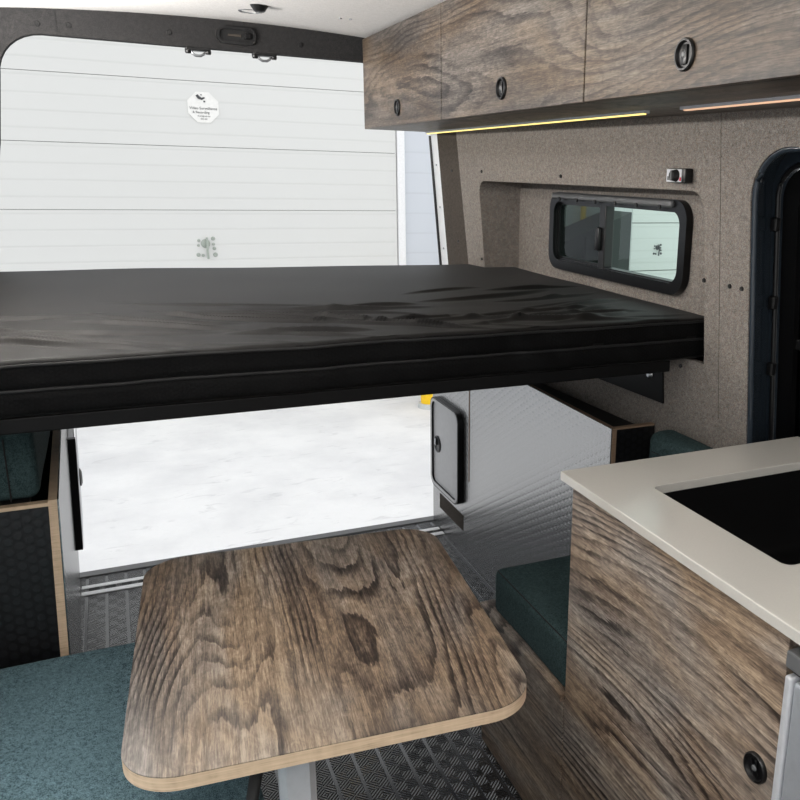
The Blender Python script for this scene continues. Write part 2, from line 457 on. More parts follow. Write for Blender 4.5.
# rear door frame
outer = [(-.62,-.04), (-.62,2.0)]
xs = [-.62+i*2.2/20 for i in range(21)]
outer = [(-.62,-.04)] + [(x, ceil_z(x)+.012) for x in xs] + [(1.58,-.04)]
hole = [(1.255,-.04), (1.262,.60), (1.222,1.12), (1.176,1.64)]
for i in range(9):
    t = i/8*PI/2; hole.append((1.06+.10*math.cos(t), 1.777+.10*math.sin(t)))
for i in range(9):
    t = PI/2+i/8*PI/2; hole.append((-.133+.128*math.cos(t), 1.755+.128*math.sin(t)))
hole += [(-.285,1.55), (-.365,1.12), (-.385,.60), (-.385,-.04)]
ring = outer + hole
bm = newbm()
es = []; vs = [bm.verts.new((a, b, 0)) for a, b in ring]
for i in range(len(vs)): es.append(bm.edges.new((vs[i], vs[(i+1) % len(vs)])))
r = bmesh.ops.triangle_fill(bm, use_beauty=True, edges=es, normal=(0,0,1))
fs = [f for f in r['geom'] if isinstance(f, bmesh.types.BMFace)]
for v in vs: v.co = Vector((v.co.x, 3.245, v.co.y))
ex = bmesh.ops.extrude_face_region(bm, geom=fs)
for v in [g for g in ex['geom'] if isinstance(g, bmesh.types.BMVert)]: v.co.y += .045
hd = struct('trim_3', bm, M['carpet_dark'], 'charcoal carpeted header and frame around the rear opening', org=(.5,3.27,1.9))
for x, z in ((-.142,1.911), (-.055,1.914), (.24,1.920), (.668,1.916)): screw((x,3.244,z), (0,-1,0), hd, .0085, 'black_matte')
obj('panel_joint', bx((-.0905,3.2435,1.884), (-.0885,3.25,1.955)), M['black_matte'], hd)
# right rear pillar
def quadprism(p0, p1, q0, q1, d):
    """p bottom/top of one edge, q of the other; d thickness vector"""
    d = Vector(d); p0, p1, q0, q1 = map(Vector, (p0, p1, q0, q1))
    return hexa(newbm(), [p0, q0, q0+d, p0+d, p1, q1, q1+d, p1+d])
def lineq(a, b, z):
    t = (z-a[2])/(b[2]-a[2]); return tuple(a[i]+t*(b[i]-a[i]) for i in range(3))
A0, A1 = (1.217,3.0,1.12), (1.170,3.02,1.63); B0, B1 = (1.190,3.15,1.12), (1.143,3.15,1.63)
ex_ = lambda a, b: (lineq(a, b, 0.0), lineq(a, b, 1.93))
ex_ = lambda a, b: (lineq(a, b, 0.0), lineq(a, b, 1.637))
a0, a1 = ex_(A0, A1); b0, b1 = ex_(B0, B1)
pl = struct('trim_4', quadprism(a0, a1, b0, b1, (.05,.012,0)), M['carpet_brown'], 'brown carpeted pillar beside the rear door opening on the right', org=(1.2,3.1,0))
for z in (1.50, 1.24):
    p = Vector(lineq(A0, A1, z)).lerp(Vector(lineq(B0, B1, z)), .38); screw(tuple(p), (-.98,-.18,0), pl)
C0, C1 = (1.212,3.30,1.12), (1.168,3.30,1.64)
c0, c1 = ex_(C0, C1)
jb = struct('trim_5', quadprism(b0, b1, c0, c1, (.05,.0,0)), M['white_paint'], 'white painted door jamb at the right of the rear opening', org=(1.2,3.2,0))
obj('weather_seal', tube(newbm(), [tuple(Vector(lineq(C0, C1, z))+Vector((-.003,-.012,0))) for z in (.02,.5,1,1.5,1.63)], .007, 10), M['black'], jb, smooth=60)
for z in (1.2, 1.36, 1.52): screw(tuple(Vector(lineq(B0, B1, z)).lerp(Vector(lineq(C0, C1, z)), .4)), (-1,.1,0), jb, .004, 'steel')

# ---- sliding window in the flare
w1 = thing('window_1', 'black framed sliding side window above the mattress', None, (XF,2.2,1.2), kind='structure')
P = lambda x: (lambda a, b: (x, a, b))
FR = lambda a0, b0, a1, b1, r, wd, x, d: plate(newbm(), rrect(a0, b0, a1, b1, r), [rrect(a0+wd, b0+wd, a1-wd, b1-wd, max(.004, r-wd*.6))], P(x), (d, 0, 0))
obj('window_frame', FR(1.812, 1.192, 2.580, 1.441, .055, .030, XF-.022, .03), M['black_gloss'], w1, smooth=40)
obj('inner_trim', FR(1.838, 1.218, 2.556, 1.416, .035, .008, XF-.012, .03), M['black'], w1, smooth=40)
rail = bx((XF-.034,1.87,1.420), (XF-.016,2.55,1.439), .007, 3)
rl = obj('top_rail', rail, M['grey_plastic'], w1, smooth=40)
for k in range(6): obj('clip', bx((XF-.037,1.915+k*.114,1.414), (XF-.030,1.927+k*.114,1.426), .002), M['black'], rl)
obj('sash', FR(2.255, 1.222, 2.553, 1.412, .026, .010, XF-.006, .014), M['black'], w1, smooth=40)
obj('mullion', bx((XF-.016,2.225,1.214), (XF+.016,2.262,1.418), .004), M['black'], w1)
obj('latch', bx((XF-.028,2.243,1.275), (XF-.010,2.268,1.345), .006), M['black'], w1, smooth=40)
obj('pane', bx((XF+.001,2.255,1.226), (XF+.005,2.55,1.408)), M['glass_dark'], w1)
obj('pane', bx((XF+.012,1.842,1.212), (XF+.016,2.26,1.418)), M['glass_clear'], w1)
for y, z in ((2.586,1.395), (2.586,1.245)): obj('turn_clip', bx((XF-.012,y-.012,z-.008), (XF-.001,y+.008,z+.008), .003), M['black'], w1)

# ---- dark painted door-window surround on the right
w2 = thing('window_2', 'dark blue painted window surround with black glass at the right edge', None, (1.3,.9,.86), kind='structure')
X2 = lambda d: (lambda a, b: (xw(a, b)+d, a, b))
IN = (.36, .66, 1.513, 1.532)
obj('painted_surround', plate(newbm(), rrect(.20, .50, 1.63, 1.64, .12), [rrect(*IN, .075)], X2(.09), (.02, 0, 0)), M['navy'], w2, smooth=40)
bm = newbm()
ra = [bm.verts.new((xw(a, b)+.012, a, b)) for a, b in hole2]; rb = [bm.verts.new((xw(a, b)+.0905, a, b)) for a, b in rrect(WY0-.03, WZ0-.03, WY1+.03, WZ1+.02, .12)]
for k in range(len(ra)): bm.faces.new((ra[k], ra[(k+1) % len(ra)], rb[(k+1) % len(ra)], rb[k]))
obj('reveal', bm, M['navy'], w2, smooth=60)
pts = [(xw(a, b)+.010, a, b) for a, b in rrect(WY0+.003, WZ0+.003, WY1-.003, WZ1-.003, .107)]
obj('edge_trim', tube(newbm(), pts, .008, 10, True), M['navy'], w2, smooth=60)
sl = obj('rubber_seal', tube(newbm(), [(xw(a, b)+.088, a, b) for a, b in rrect(*IN, .075)], .006, 10, True), M['black'], w2, smooth=60)
for z in (1.40, 1.22, 1.06): obj('seal_clip', bx((xw(1.51,z)+.074,1.504,z-.016), (xw(1.51,z)+.092,1.522,z+.016), .004), M['black'], sl)
obj('window_frame', plate(newbm(), rrect(.365, .665, 1.507, 1.526, .07), [rrect(.41, .71, 1.462, 1.482, .05)], X2(.098), (.025, 0, 0)), M['black_gloss'], w2, smooth=40)
obj('cross_bar', bx((xw(1.1,1.13)+.085,.40,1.115), (xw(1.1,1.13)+.12,1.47,1.14), .004), M['black'], w2)
obj('pane', plate(newbm(), rrect(.39, .69, 1.48, 1.50, .05), [], X2(.113), (.004, 0, 0)), M['glass_black'], w2)

# ------------------------------------------------------------------ outside
GY = 7.8
SEC = .515; Z0 = 1.64
d1 = thing('door_1', 'white ribbed overhead garage door across the snowy yard', None, (.74,GY,GZ), kind='structure')
for dd, (x0, x1) in ((d1, (-.94,2.43)),):
    for k in range(-5, 3):
        a = max(GZ, Z0+k*SEC)+.002; b_ = Z0+(k+1)*SEC-.002
        if b_ < GZ: continue
        obj('door_panel', bx((x0,GY,a), (x1,GY+.05,b_)), M['garage'], dd)
obj('backing', bx((-.94,GY+.03,GZ), (2.43,GY+.06,Z0+3*SEC)), M['grey_plastic'], d1)
d2 = thing('door_2', 'second white overhead door seen through the side window', None, (6.7,GY,GZ), kind='structure')
for k in range(-5, 3):
    a = max(GZ, Z0-.12+k*SEC)+.004; b_ = Z0-.12+(k+1)*SEC-.004
    if b_ < GZ: continue
    obj('door_panel', bx((5.04,GY,a), (8.4,GY+.05,b_), .004), M['garage'], d2)
obj('backing', bx((5.04,GY+.03,GZ), (8.4,GY+.06,Z0-.12+3*SEC)), M['grey_plastic'], d2)
def door_handle(x, z, par, mat, s=1.0):
    y = GY-.001
    h = obj('handle', tube(newbm(), [(x+.002*s,y-.02,z-.085*s), (x-.002*s,y-.03,z-.02*s), (x+.004*s,y-.03,z+.03*s), (x,y-.015,z+.085*s)], [.010*s,.009*s,.012*s,.008*s], 10), mat, par, smooth=60)
    obj('lock_plate', lathe(newbm(), [(0,.012), (.022*s,.012), (.034*s,.006), (.036*s,0)], 20, toward((x-.01*s,y,z+.035*s), (0,-1,0))), mat, h, smooth=50)
    for dx, dz, r in ((-.06,.06,.012), (.05,.075,.016), (-.065,.02,.011), (.055,-.005,.014), (-.07,-.055,.016), (-.035,-.06,.013), (.06,-.055,.018), (.05,.03,.012)):
        obj('bolt', lathe(newbm(), [(0,.010), (r*.7*s,.010), (r*s,0)], 12, toward((x+dx*s,y,z+dz*s), (0,-1,0))), mat, h, smooth=50)
door_handle(.742, .808, d1, M['handle_green'], 1.05)
door_handle(5.39, .715, d2, M['ink'], .72)
bm = newbm(); box(bm, (2.44,GY-.02,GZ), (2.51,GY+.05,3.2), .006)
struct('trim_6', bm, M['white_paint'], 'white trim board at the right edge of the garage door', org=(2.47,GY,GZ))
bm = newbm(); box(bm, (-9,GY+.02,GZ), (-.95,GY+.2,4.2)); box(bm, (2.51,GY+.02,GZ), (5.03,GY+.2,4.2)); box(bm, (8.41,GY+.02,GZ), (12,GY+.2,4.2))
box(bm, (-.95,GY+.02,3.19), (2.51,GY+.2,4.2)); box(bm, (5.03,GY+.02,3.06), (8.41,GY+.2,4.2))
struct('wall_rear', bm, M['siding'], 'pale blue-white sided building wall beside the garage door', org=(2,GY,GZ))

# octagon sign
sx, sz, R8 = .792, 1.953, .130
sg = thing('sign', 'white octagonal notice sign fixed on the garage door', 'sign', (sx,GY,sz))
oct8 = [(sx+R8*math.cos(PI/8+i*PI/4), sz+R8*math.sin(PI/8+i*PI/4)) for i in range(8)]
obj('sign_plate', plate(newbm(), oct8, [], lambda a, b: (a, GY-.008, b), (0,.006,0)), M['white_plastic'], sg)
def text(body, size, x, z, par, name, y=GY-.0095, mat='ink'):
    cu = bpy.data.curves.new(name, 'FONT'); cu.body = body; cu.size = size; cu.align_x = 'CENTER'; cu.align_y = 'CENTER'; cu.extrude = .0004
    t = bpy.data.objects.new(name, cu); COL.objects.link(t)
    t.rotation_euler = (PI/2,0,0)
    dg = bpy.context.evaluated_depsgraph_get(); me = bpy.data.meshes.new_from_object(t.evaluated_get(dg))
    bpy.data.objects.remove(t)
    me.materials.clear(); me.materials.append(M[mat])
    me.transform(Matrix.Translation(Vector((x, y, z))-Vector(ORG[par.name])) @ Matrix.Rotation(PI/2, 4, 'X'))
    o = bpy.data.objects.new(name, me); COL.objects.link(o); o.parent = par; ORG[o.name] = ORG[par.name]
    return o
text('Video Surveillance', .029, sx, sz-.008, sg, 'lettering')
text('& Recording', .026, sx-.02, sz-.040, sg, 'lettering')
text('in progress on', .017, sx, sz-.068, sg, 'lettering')
text('this site', .017, sx, sz-.090, sg, 'lettering')
bm = tube(newbm(), [(sx-.045,GY-.0095,sz+.095), (sx-.03,GY-.0095,sz+.075), (sx-.008,GY-.0095,sz+.066), (sx+.015,GY-.0095,sz+.076)], [.010,.012,.009,.005], 8)
box(bm, (sx+.004,GY-.0105,sz+.04), (sx+.018,GY-.0085,sz+.052)); box(bm, (sx-.016,GY-.0105,sz+.093), (sx-.006,GY-.0085,sz+.101))
obj('emblem', bm, M['ink'], sg)

# yellow bollard by the garage, yellow post through the window, made-up container to darken that view
def bollard(x, y, h, r, label):
    t = thing('bollard', label, 'bollard', (x, y, GZ))
    obj('post', lathe(newbm(), [(0,0), (r,0), (r,h-.08), (r*.9,h-.03), (r*.5,h-.004), (0,h)], 24, Matrix.Translation((x,y,GZ-.02))), M['yellow'], t, smooth=40)
    obj('footing', lathe(newbm(), [(0,.06), (r*1.25,.06), (r*1.4,0), (0,0)], 24, Matrix.Translation((x,y,GZ-.02))), M['facade_grey'], t, smooth=40)
bollard(2.56, 7.28, 1.0, .085, 'yellow bollard on the snow beside the garage door')
bollard(4.40, 7.74, 2.3, .03, 'tall yellow post outside behind the dark pane of the window')
ct = thing('added_container', 'added dark green-grey sloped container outside, darkening the side window view', 'container', (4.4,7.4,GZ))
obj('body', hexa(newbm(), [(3.4,7.15,GZ), (4.61,7.15,GZ), (4.61,7.66,GZ), (3.4,7.66,GZ), (3.4,7.15,.70), (4.61,7.15,1.15), (4.61,7.66,1.15), (3.4,7.66,.70)]), M['green_grey'], ct)
for k in range(4): obj('rib', bx((3.55+k*.27,7.12,GZ), (3.59+k*.27,7.16,.72+.1*k), .006), M['green_grey'], ct)

struct('wall_outside', bx((3.2,7.79,GZ), (5.03,7.81,3.0)), M['facade_grey'], 'grey outside wall beyond the side window', org=(4.1,7.77,GZ))
# ------------------------------------------------------------------ ceiling and header fittings
t = thing('ceiling_light', 'white ring-shaped recessed light in the ceiling near the rear header', 'light', (.468,3.02,ceil_z(.468)))
mt = toward((.468,3.02,ceil_z(.468)+.002), (0,0,-1))
obj('ring', lathe(newbm(), [(.026,0), (.027,.003), (.034,.004), (.038,0)], 32, mt), M['steel'], t, smooth=40)
obj('lens', lathe(newbm(), [(0,.002), (.026,.002), (.026,0)], 32, mt), M['white_plastic'], t, smooth=40)
t = thing('ceiling_bumper', 'small black tapered rubber bumper on the ceiling in front of the white ring', 'bumper', (.478,2.90,ceil_z(.478)))
mt = toward((.478,2.90,ceil_z(.478)+.001), (0,0,-1))
obj('bumper_body', lathe(newbm(), [(0,.020), (.013,.020), (.017,.017), (.028,0), (0,0)], 24, mt), M['black'], t, smooth=40)
obj('screw', lathe(newbm(), [(0,.0225), (.006,.0225), (.008,.0195)], 16, mt), M['steel'], t, smooth=40)

t = thing('lock_housing', 'black oval lock housing set in the charcoal rear header', 'lock', (.452,3.245,1.927))
Y = lambda y: (lambda a, b: (a, y, b))
RR = rrect(.388, 1.899, .516, 1.955, .024)
obj('bezel', plate(newbm(), RR, [rrect(.397, 1.908, .507, 1.946, .017)], Y(3.232), (0,.014,0)), M['black'], t, smooth=40)
obj('back_plate', plate(newbm(), rrect(.394, 1.905, .510, 1.949, .019), [], Y(3.240), (0,.006,0)), M['black_matte'], t)
obj('slot_label', bx((.425,3.236,1.924), (.468,3.241,1.931)), M['carpet_brown'], t)
obj('catch', bx((.478,3.231,1.918), (.500,3.241,1.938), .003), M['black_gloss'], t)
def striker(x, label):
    t = thing('door_striker', label, 'striker', (x, 3.262, 1.882), 'rear door strikers')
    z = 1.8825
    bm = newbm(); box(bm, (x-.040,3.248,z-.012), (x+.040,3.285,z), .003)
    obj('base_plate', bm, M['black'], t)
    for s in (-1, 1): obj('mounting_bolt', lathe(newbm(), [(0,.013), (.008,.013), (.010,.009), (.010,0)], 14, toward((x+s*.032,3.262,z-.008), (0,0,-1))), M['black'], t, smooth=40)
    obj('loop', tube(newbm(), [(x-.022,3.264,z-.008), (x-.019,3.264,z-.020), (x-.008,3.264,z-.027), (x+.008,3.264,z-.027), (x+.019,3.264,z-.020), (x+.022,3.264,z-.008)], .0045, 10), M['steel'], t, smooth=60)
striker(.328, 'left door striker hanging under the rear header, nearer the lock housing')
striker(.546, 'right door striker hanging under the rear header, towards the overhead cabinets')

# ------------------------------------------------------------------ overhead cabinets
XK, ZB, ZT = .881, 1.640, 1.948
def latch(c, axis, parent, r=.027, rot=0):
    m = toward(c, axis)
    k = obj('latch', lathe(newbm(), [(r,-.001), (r,.004), (r*.93,.0065), (r*.82,.0065), (r*.76,.002), (r*.74,.0008), (0,.0008)], 36, m), M['black'], parent, smooth=35)
    mm = m @ Matrix.Rotation(rot, 4, 'Z')
    bm = newbm(); box(bm, (-r*.28,-r*.60,.0), (r*.28,r*.60,.0045), .002, 2); bm.transform(mm)
    obj('pull', bm, M['black_gloss'], k, smooth=40)
    bm = lathe(newbm(), [(0,.0062), (r*.14,.0062), (r*.22,.0042)], 16, mm)
    obj('button', bm, M['grey_plastic'], k, smooth=40)
    return k
CB = [(3.205,2.3925,2.796,'rear'), (2.3895,1.5695,1.969,'mid'), (1.5665,.745,1.229,'front')]
LB = {'rear': 'rearmost walnut overhead cabinet, its end by the rear door opening',
      'mid': 'middle walnut overhead cabinet above the side window',
      'front': 'front walnut overhead cabinet with swirling grain at the top right corner'}
for ya, yb, yl, k in CB:
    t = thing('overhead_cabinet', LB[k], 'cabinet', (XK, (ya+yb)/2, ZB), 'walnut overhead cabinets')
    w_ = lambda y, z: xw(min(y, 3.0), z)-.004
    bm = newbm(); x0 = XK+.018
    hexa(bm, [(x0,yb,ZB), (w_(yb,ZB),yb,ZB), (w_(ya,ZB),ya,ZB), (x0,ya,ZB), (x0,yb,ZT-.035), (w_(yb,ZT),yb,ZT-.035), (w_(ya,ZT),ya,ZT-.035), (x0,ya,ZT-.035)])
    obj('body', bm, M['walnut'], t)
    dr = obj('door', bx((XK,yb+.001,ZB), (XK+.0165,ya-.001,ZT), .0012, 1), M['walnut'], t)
    latch((XK,yl,1.6945), (-1,0,0), dr, .0265, 0)
def strip(ya, yb, x0, x1, mat, label):
    t = thing('light_strip', label, 'light', (x0, (ya+yb)/2, ZB), 'under cabinet light strips')
    bm = newbm(); d = .007
    hexa(bm, [(x1-d,ya,ZB-.006), (x1+d,ya,ZB-.006), (x0+d,yb,ZB-.006), (x0-d,yb,ZB-.006), (x1-d,ya,ZB+.0006), (x1+d,ya,ZB+.0006), (x0+d,yb,ZB+.0006), (x0-d,yb,ZB+.0006)])
    obj('channel', bm, M['alu'], t)
    bm = newbm(); d = .0045
    hexa(bm, [(x1-d,ya+.01,ZB-.0085), (x1+d,ya+.01,ZB-.0085), (x0+d,yb-.01,ZB-.0085), (x0-d,yb-.01,ZB-.0085), (x1-d,ya+.01,ZB-.006), (x1+d,ya+.01,ZB-.006), (x0+d,yb-.01,ZB-.006), (x0-d,yb-.01,ZB-.006)])
    obj('diffuser', bm, mat, t)
strip(1.66, 3.19, 1.118, 1.096, M['led'], 'long bright yellow light strip under the rear and middle overhead cabinets')
strip(.76, 1.525, 1.094, 1.075, M['led_dim'], 'dimmer peach light strip under the front overhead cabinet')

# rotary switch on the wall
y, z = 1.730, 1.502
x = xw(y, z)
t = thing('rotary_switch', 'silver and black rotary control on the wall above the side window', 'switch', (x, y, z))
obj('housing', bx((x-.024,y-.036,z-.0170), (x+.001,y+.037,z+.0170), .004), M['black'], t, smooth=40)
obj('face_plate', bx((x-.0265,y-.024,z-.0150), (x-.0235,y+.036,z+.0150), .001), M['alu'], t)
obj('legend', bx((x-.0270,y+.016,z-.011), (x-.0264,y+.032,z-.002)), M['grey_plastic'], t)
obj('marker', bx((x-.0272,y-.024,z-.012), (x-.0262,y-.019,z-.004)), M['red'], t)
kb = obj('knob', lathe(newbm(), [(0,.014), (.010,.014), (.012,.012), (.0145,0), (0,0)], 24, toward((x-.0265,y-.003,z), (-1,0,0))), M['black_matte'], t, smooth=40)
obj('knob_grip', bx((x-.043,y-.006,z-.012), (x-.0395,y+.0,z+.012), .0015), M['grey_plastic'], kb)

# ------------------------------------------------------------------ bed
BY0, BY1, BX0, BX1, BZ0, BZ1 = 1.69, 3.10, -.415, 1.350, 1.054, 1.160
FOLDS = []
rf = random.Random(11)
for k in range(46):
    x0 = rf.uniform(-.5, 1.15); y0 = BY0+.05+.60*rf.random()**1.1; ln = rf.uniform(.22, .55)
    FOLDS.append((x0, y0, ln, rf.uniform(-.95, -.2) if x0 < .45 else rf.uniform(-.45, .4), rf.uniform(-.45, .1), rf.uniform(.007, .012), rf.uniform(.0035, .0075)*(1-.5*(y0-BY0))))
def fold(x, y):
    h = 0
    g = .003*noise.noise(Vector((x*2.5, y*3, 8)))
    if y < 2.62:
        for x0, y0, ln, sl, cv, w, a in FOLDS:
            u = (x-x0)/ln
            if 0 < u < 1:
                d = y-(y0+sl*ln*u+cv*ln*u*(1-u)*1.6)
                if abs(d) < .06:
                    e = math.sin(PI*u)**.8
                    h += 1.9*a*e*(math.exp(-(d/w)**2)-.15*math.exp(-((d+2.1*w)/(1.6*w))**2))
    f = max(0, min(1, (2.3-y)/.5))
    h += .002*f*noise.noise(Vector((x*6, y*14, 3)))
    return g+h*(.15+.85*max(0, min(1, (y-BY0-.015)/.07)))*max(0, min(1, (1.32-x)/.15))
def mat_fn(p, n):
    q = p.copy()
    if n.z > .1: q.z += fold(p.x, p.y)*n.z
    # the top at the rear is a touch lower on the right; its rear edge runs slightly skew
    ty = (p.y-BY0)/(BY1-BY0)
    q.y += -.085*max(0, (p.x-.1))*max(0, ty)**2 + .04*max(0, ty)**2*max(0, .5-p.x)
    if n.y < -.3:
        k = p.x*7
        q.y += .006*noise.noise(Vector((k, p.z*9, 4)))+.004*noise.noise(Vector((p.x*19+p.z*14, p.z*10, 6)))
        q.y += .006*math.exp(-((p.z-1.104)/.005)**2)
    q.z += .0025*noise.noise(Vector((p.x*5, 2, 3))) if n.y < -.5 else 0
    return q
t = thing('mattress', 'thin black fabric mattress with wrinkled cover on the raised rear platform', 'mattress', (.49,2.4,BZ0))
cov = obj('cover', rbox((BX0,BY0,BZ0), (BX1,BY1,BZ1), .014, (250,280,12), mat_fn), [M['mattress'], M['mesh_side']], t, smooth=75)
for p in cov.data.polygons:
    if p.normal.y < -.6 and abs(p.normal.z) < .6: p.material_index = 1
def front_line(z, dy):
    out = []
    for i in range(141):
        x = BX0+.02+(BX1-BX0-.04)*i/140
        p = mat_fn(Vector((x, BY0, z)), Vector((0,-1,0)))
        out.append((x, p.y+dy, p.z))
    return out
obj('piping', tube(newbm(), front_line(BZ1-.010, -.001), .0032, 8), M['black_matte'], t, smooth=60)
obj('seam', tube(newbm(), front_line(1.104, -.003), .0035, 8), M['black_matte'], t, smooth=60)
t = thing('bed_platform', 'black metal bed platform frame under the mattress, spanning the van', 'bed frame', (.45,2.4,1.0))
obj('front_rail', bx((-.42,1.700,1.024), (1.235,1.74,1.0535), .003), M['frame_black'], t)
obj('rear_rail', bx((-.42,3.0,1.024), (1.20,3.04,1.0535), .003), M['frame_black'], t)
obj('deck_panel', bx((-.42,1.74,1.036), (1.21,3.0,1.0535)), M['black_matte'], t)
for s in (-.42, 1.17): obj('side_rail', bx((s,1.74,1.024), (s+.04,3.0,1.036), .002), M['frame_black'], t)
# wall bracket rail below the bed
t = thing('bed_bracket', 'black steel bracket plate bolted to the right wall under the bed', 'bracket', (1.29,2.3,.9))
y0, y1, z0, z1 = 1.815, 2.98, .905, 1.022
obj('plate', hexa(newbm(), [(xw(y,z)-e, y, z) for z in (z0, z1) for y, e in ((y0,.001), (y1,.001), (y1,.006), (y0,.006))]), M['frame_black'], t)
obj('flange', hexa(newbm(), [(xw(y,z0)-e, y, z) for z in (z1-.004, z1) for y, e in ((y0,.006), (y1,.006), (y1,.05), (y0,.05))]), M['frame_black'], t)
for y, z in ((1.868,.975), (1.895,.995), (1.915,.992), (2.4,.975)): obj('bolt', lathe(newbm(), [(0,.009), (.006,.009), (.008,.006), (.010,.002), (.011,0)], 14, toward((xw(y,z)-.006,y,z), (-1,0,0))), M['steel'], t, smooth=40)

# ------------------------------------------------------------------ wheel-arch storage cabinets
ZP, YF, YR = .836, 1.855, 3.285
t = thing('storage_cabinet', 'black honeycomb storage cabinet on the right under the bed, with grey hatch', 'cabinet', (1.24,2.5,0))
XPR = 1.168
obj('side_panel', bx((XPR,YF+.0,.0), (XPR+.003,YR,ZP)), M['hex_lit'], t)
obj('panel_core', bx((XPR+.0031,YF-.0015,.0), (XPR+.0165,YR,ZP+.0005)), M['ply_dark'], t)
obj('front_panel', hexa(newbm(), [(XPR+.017,YF,0), (xw(YF,0)-.004,YF,0), (xw(YF,0)-.004,YF+.016,0), (XPR+.017,YF+.016,0), (XPR+.017,YF,ZP-.004), (xw(YF,ZP)-.004,YF,ZP-.004), (xw(YF,ZP)-.004,YF+.016,ZP-.004), (XPR+.017,YF+.016,ZP-.004)]), M['black_hex'], t)
obj('top_edge', bx((XPR+.017,YF-.001,ZP-.004), (xw(YF,ZP)-.004,YF+.0165,ZP+.0005)), M['ply_dark'], t)
obj('lid_or_shade', hexa(newbm(), [(x_, y_, z_) for z_ in (ZP-.035, ZP-.025) for x_, y_ in ((XPR+.017,YF+.017), (xw(YF,ZP)-.006,YF+.017), (xw(3.0,ZP)-.008,3.0), (XPR+.017,3.0))]), M['black_matte'], t)  # open box: black sheet stands in for the shade inside it
# hatch
X = lambda x: (lambda a, b: (x, a, b))
hy0, hy1, hz0, hz1 = 2.935, 3.255, .200, .590
dr = obj('hatch_door', plate(newbm(), rrect(hy0+.018, hz0+.018, hy1-.018, hz1-.018, .03), [], X(XPR-.014), (.013,0,0)), M['hatch'], t, smooth=40)
obj('hatch_frame', plate(newbm(), rrect(hy0, hz0, hy1, hz1, .045), [rrect(hy0+.018, hz0+.018, hy1-.018, hz1-.018, .03)], X(XPR-.022), (.021,0,0)), M['black'], dr, smooth=40)
obj('frame_lip', plate(newbm(), rrect(hy0+.006, hz0+.006, hy1-.006, hz1-.006, .042), [rrect(hy0+.018, hz0+.018, hy1-.018, hz1-.018, .03)], X(XPR-.0235), (.0015,0,0)), M['hatch'], dr, smooth=40)  # pale colour stands for light caught on the black frame's rounded edges
k = obj('handle', lathe(newbm(), [(.036,0), (.036,.004), (.030,.006), (.026,.003), (0,.003)], 28, toward((XPR-.014,3.185,.392), (-1,0,0))), M['black_gloss'], dr, smooth=40)
obj('pull', bx((XPR-.024,3.190,.385), (XPR-.016,3.206,.415), .003), M['steel'], k, smooth=40)
obj('label_plate', bx((XPR-.0015,2.93,.100), (XPR-.0002,3.20,.165)), M['carpet_brown'], t)
obj('panel_joint', bx((XPR-.0012,2.868,.33), (XPR-.0002,2.876,ZP)), M['ply_dark'], t)

t = thing('storage_cabinet', 'black honeycomb storage cabinet on the left under the bed, with pale plywood edge', 'cabinet', (-.25,2.5,0), )
def lx(y, z=.66): return -.150+.042*(z-.66)-.027*(y-YF)      # aisle face of the left side panel
def slab(x_of, d0, d1, ya, yb, za, zb):
    return hexa(newbm(), [(x_of(y, z)+d, y, z) for z in (za, zb) for y, d in ((ya,d0), (ya,d1), (yb,d1), (yb,d0))])
obj('side_panel', slab(lx, -.003, 0, YF, YR, 0, ZP+.0), M['hex_lit'], t)
obj('panel_core', slab(lx, -.019, -.0031, YF-.0015, YR, 0, ZP+.0005), M['ply'], t)
xl = lx(YF)-.0195
obj('front_panel', hexa(newbm(), [(-.42,YF,0), (lx(YF,0)-.0195,YF,0), (lx(YF,0)-.0195,YF+.016,0), (-.42,YF+.016,0), (-.42,YF,ZP-.012), (lx(YF,ZP)-.0195,YF,ZP-.012), (lx(YF,ZP)-.0195,YF+.016,ZP-.012), (-.42,YF+.016,ZP-.012)]), M['black_hex'], t)
xl = lx(YF,ZP)-.0195
struct('trim_7', bx((-.42,3.222,.0), (-.215,3.240,1.02)), M['black_matte'], 'black rear corner panel behind the left storage cabinet', org=(-.3,3.23,0))
obj('top_edge', bx((-.42,YF-.001,ZP-.012), (xl,YF+.0165,ZP-.004)), M['ply'], t)
obj('lid_or_shade', bx((-.42,YF+.017,ZP-.022), (xl-.036,3.22,ZP-.006)), M['black_matte'], t)
fh = thing
dr = obj('hatch_door', slab(lx, .001, .015, 2.905, 3.19, .30, .64), M['hatch'], t)
obj('hatch_frame', slab(lx, .0005, .022, 2.885, 2.905, .285, .66), M['black'], dr)
obj('frame_lip', slab(lx, .0225, .0235, 2.888, 3.21, .29, .65), M['alu'], dr)
obj('handle', lathe(newbm(), [(.03,0), (.03,.004), (.02,.008), (0,.008)], 24, toward((lx(3.1,.46)+.0235,3.1,.46), (1,0,0))), M['black'], dr, smooth=40)

# ------------------------------------------------------------------ cushions and benches
def puff(amp, seed, sc=4):
    def f(p, n): return p+n*amp*noise.noise(Vector((p.x*sc, p.y*sc, p.z*sc+seed)))
    return f
def cushion(label, lo, hi, r, mat, cat='cushion', name='seat_cushion', piping=None, seams=(), group=None, n=(24,30,6)):
    t = thing(name, label, cat, ((lo[0]+hi[0])/2, (lo[1]+hi[1])/2, lo[2]), group)
    obj('body', rbox(lo, hi, r, n, puff(.003, random.random()*50)), mat, t, smooth=80)
    for k, pts in enumerate(seams): obj('seam', tube(newbm(), pts, .0016, 6), M['black_matte'], t, smooth=60)
    if piping: obj('piping', tube(newbm(), piping, .003, 8), mat, t, smooth=60)
    return t
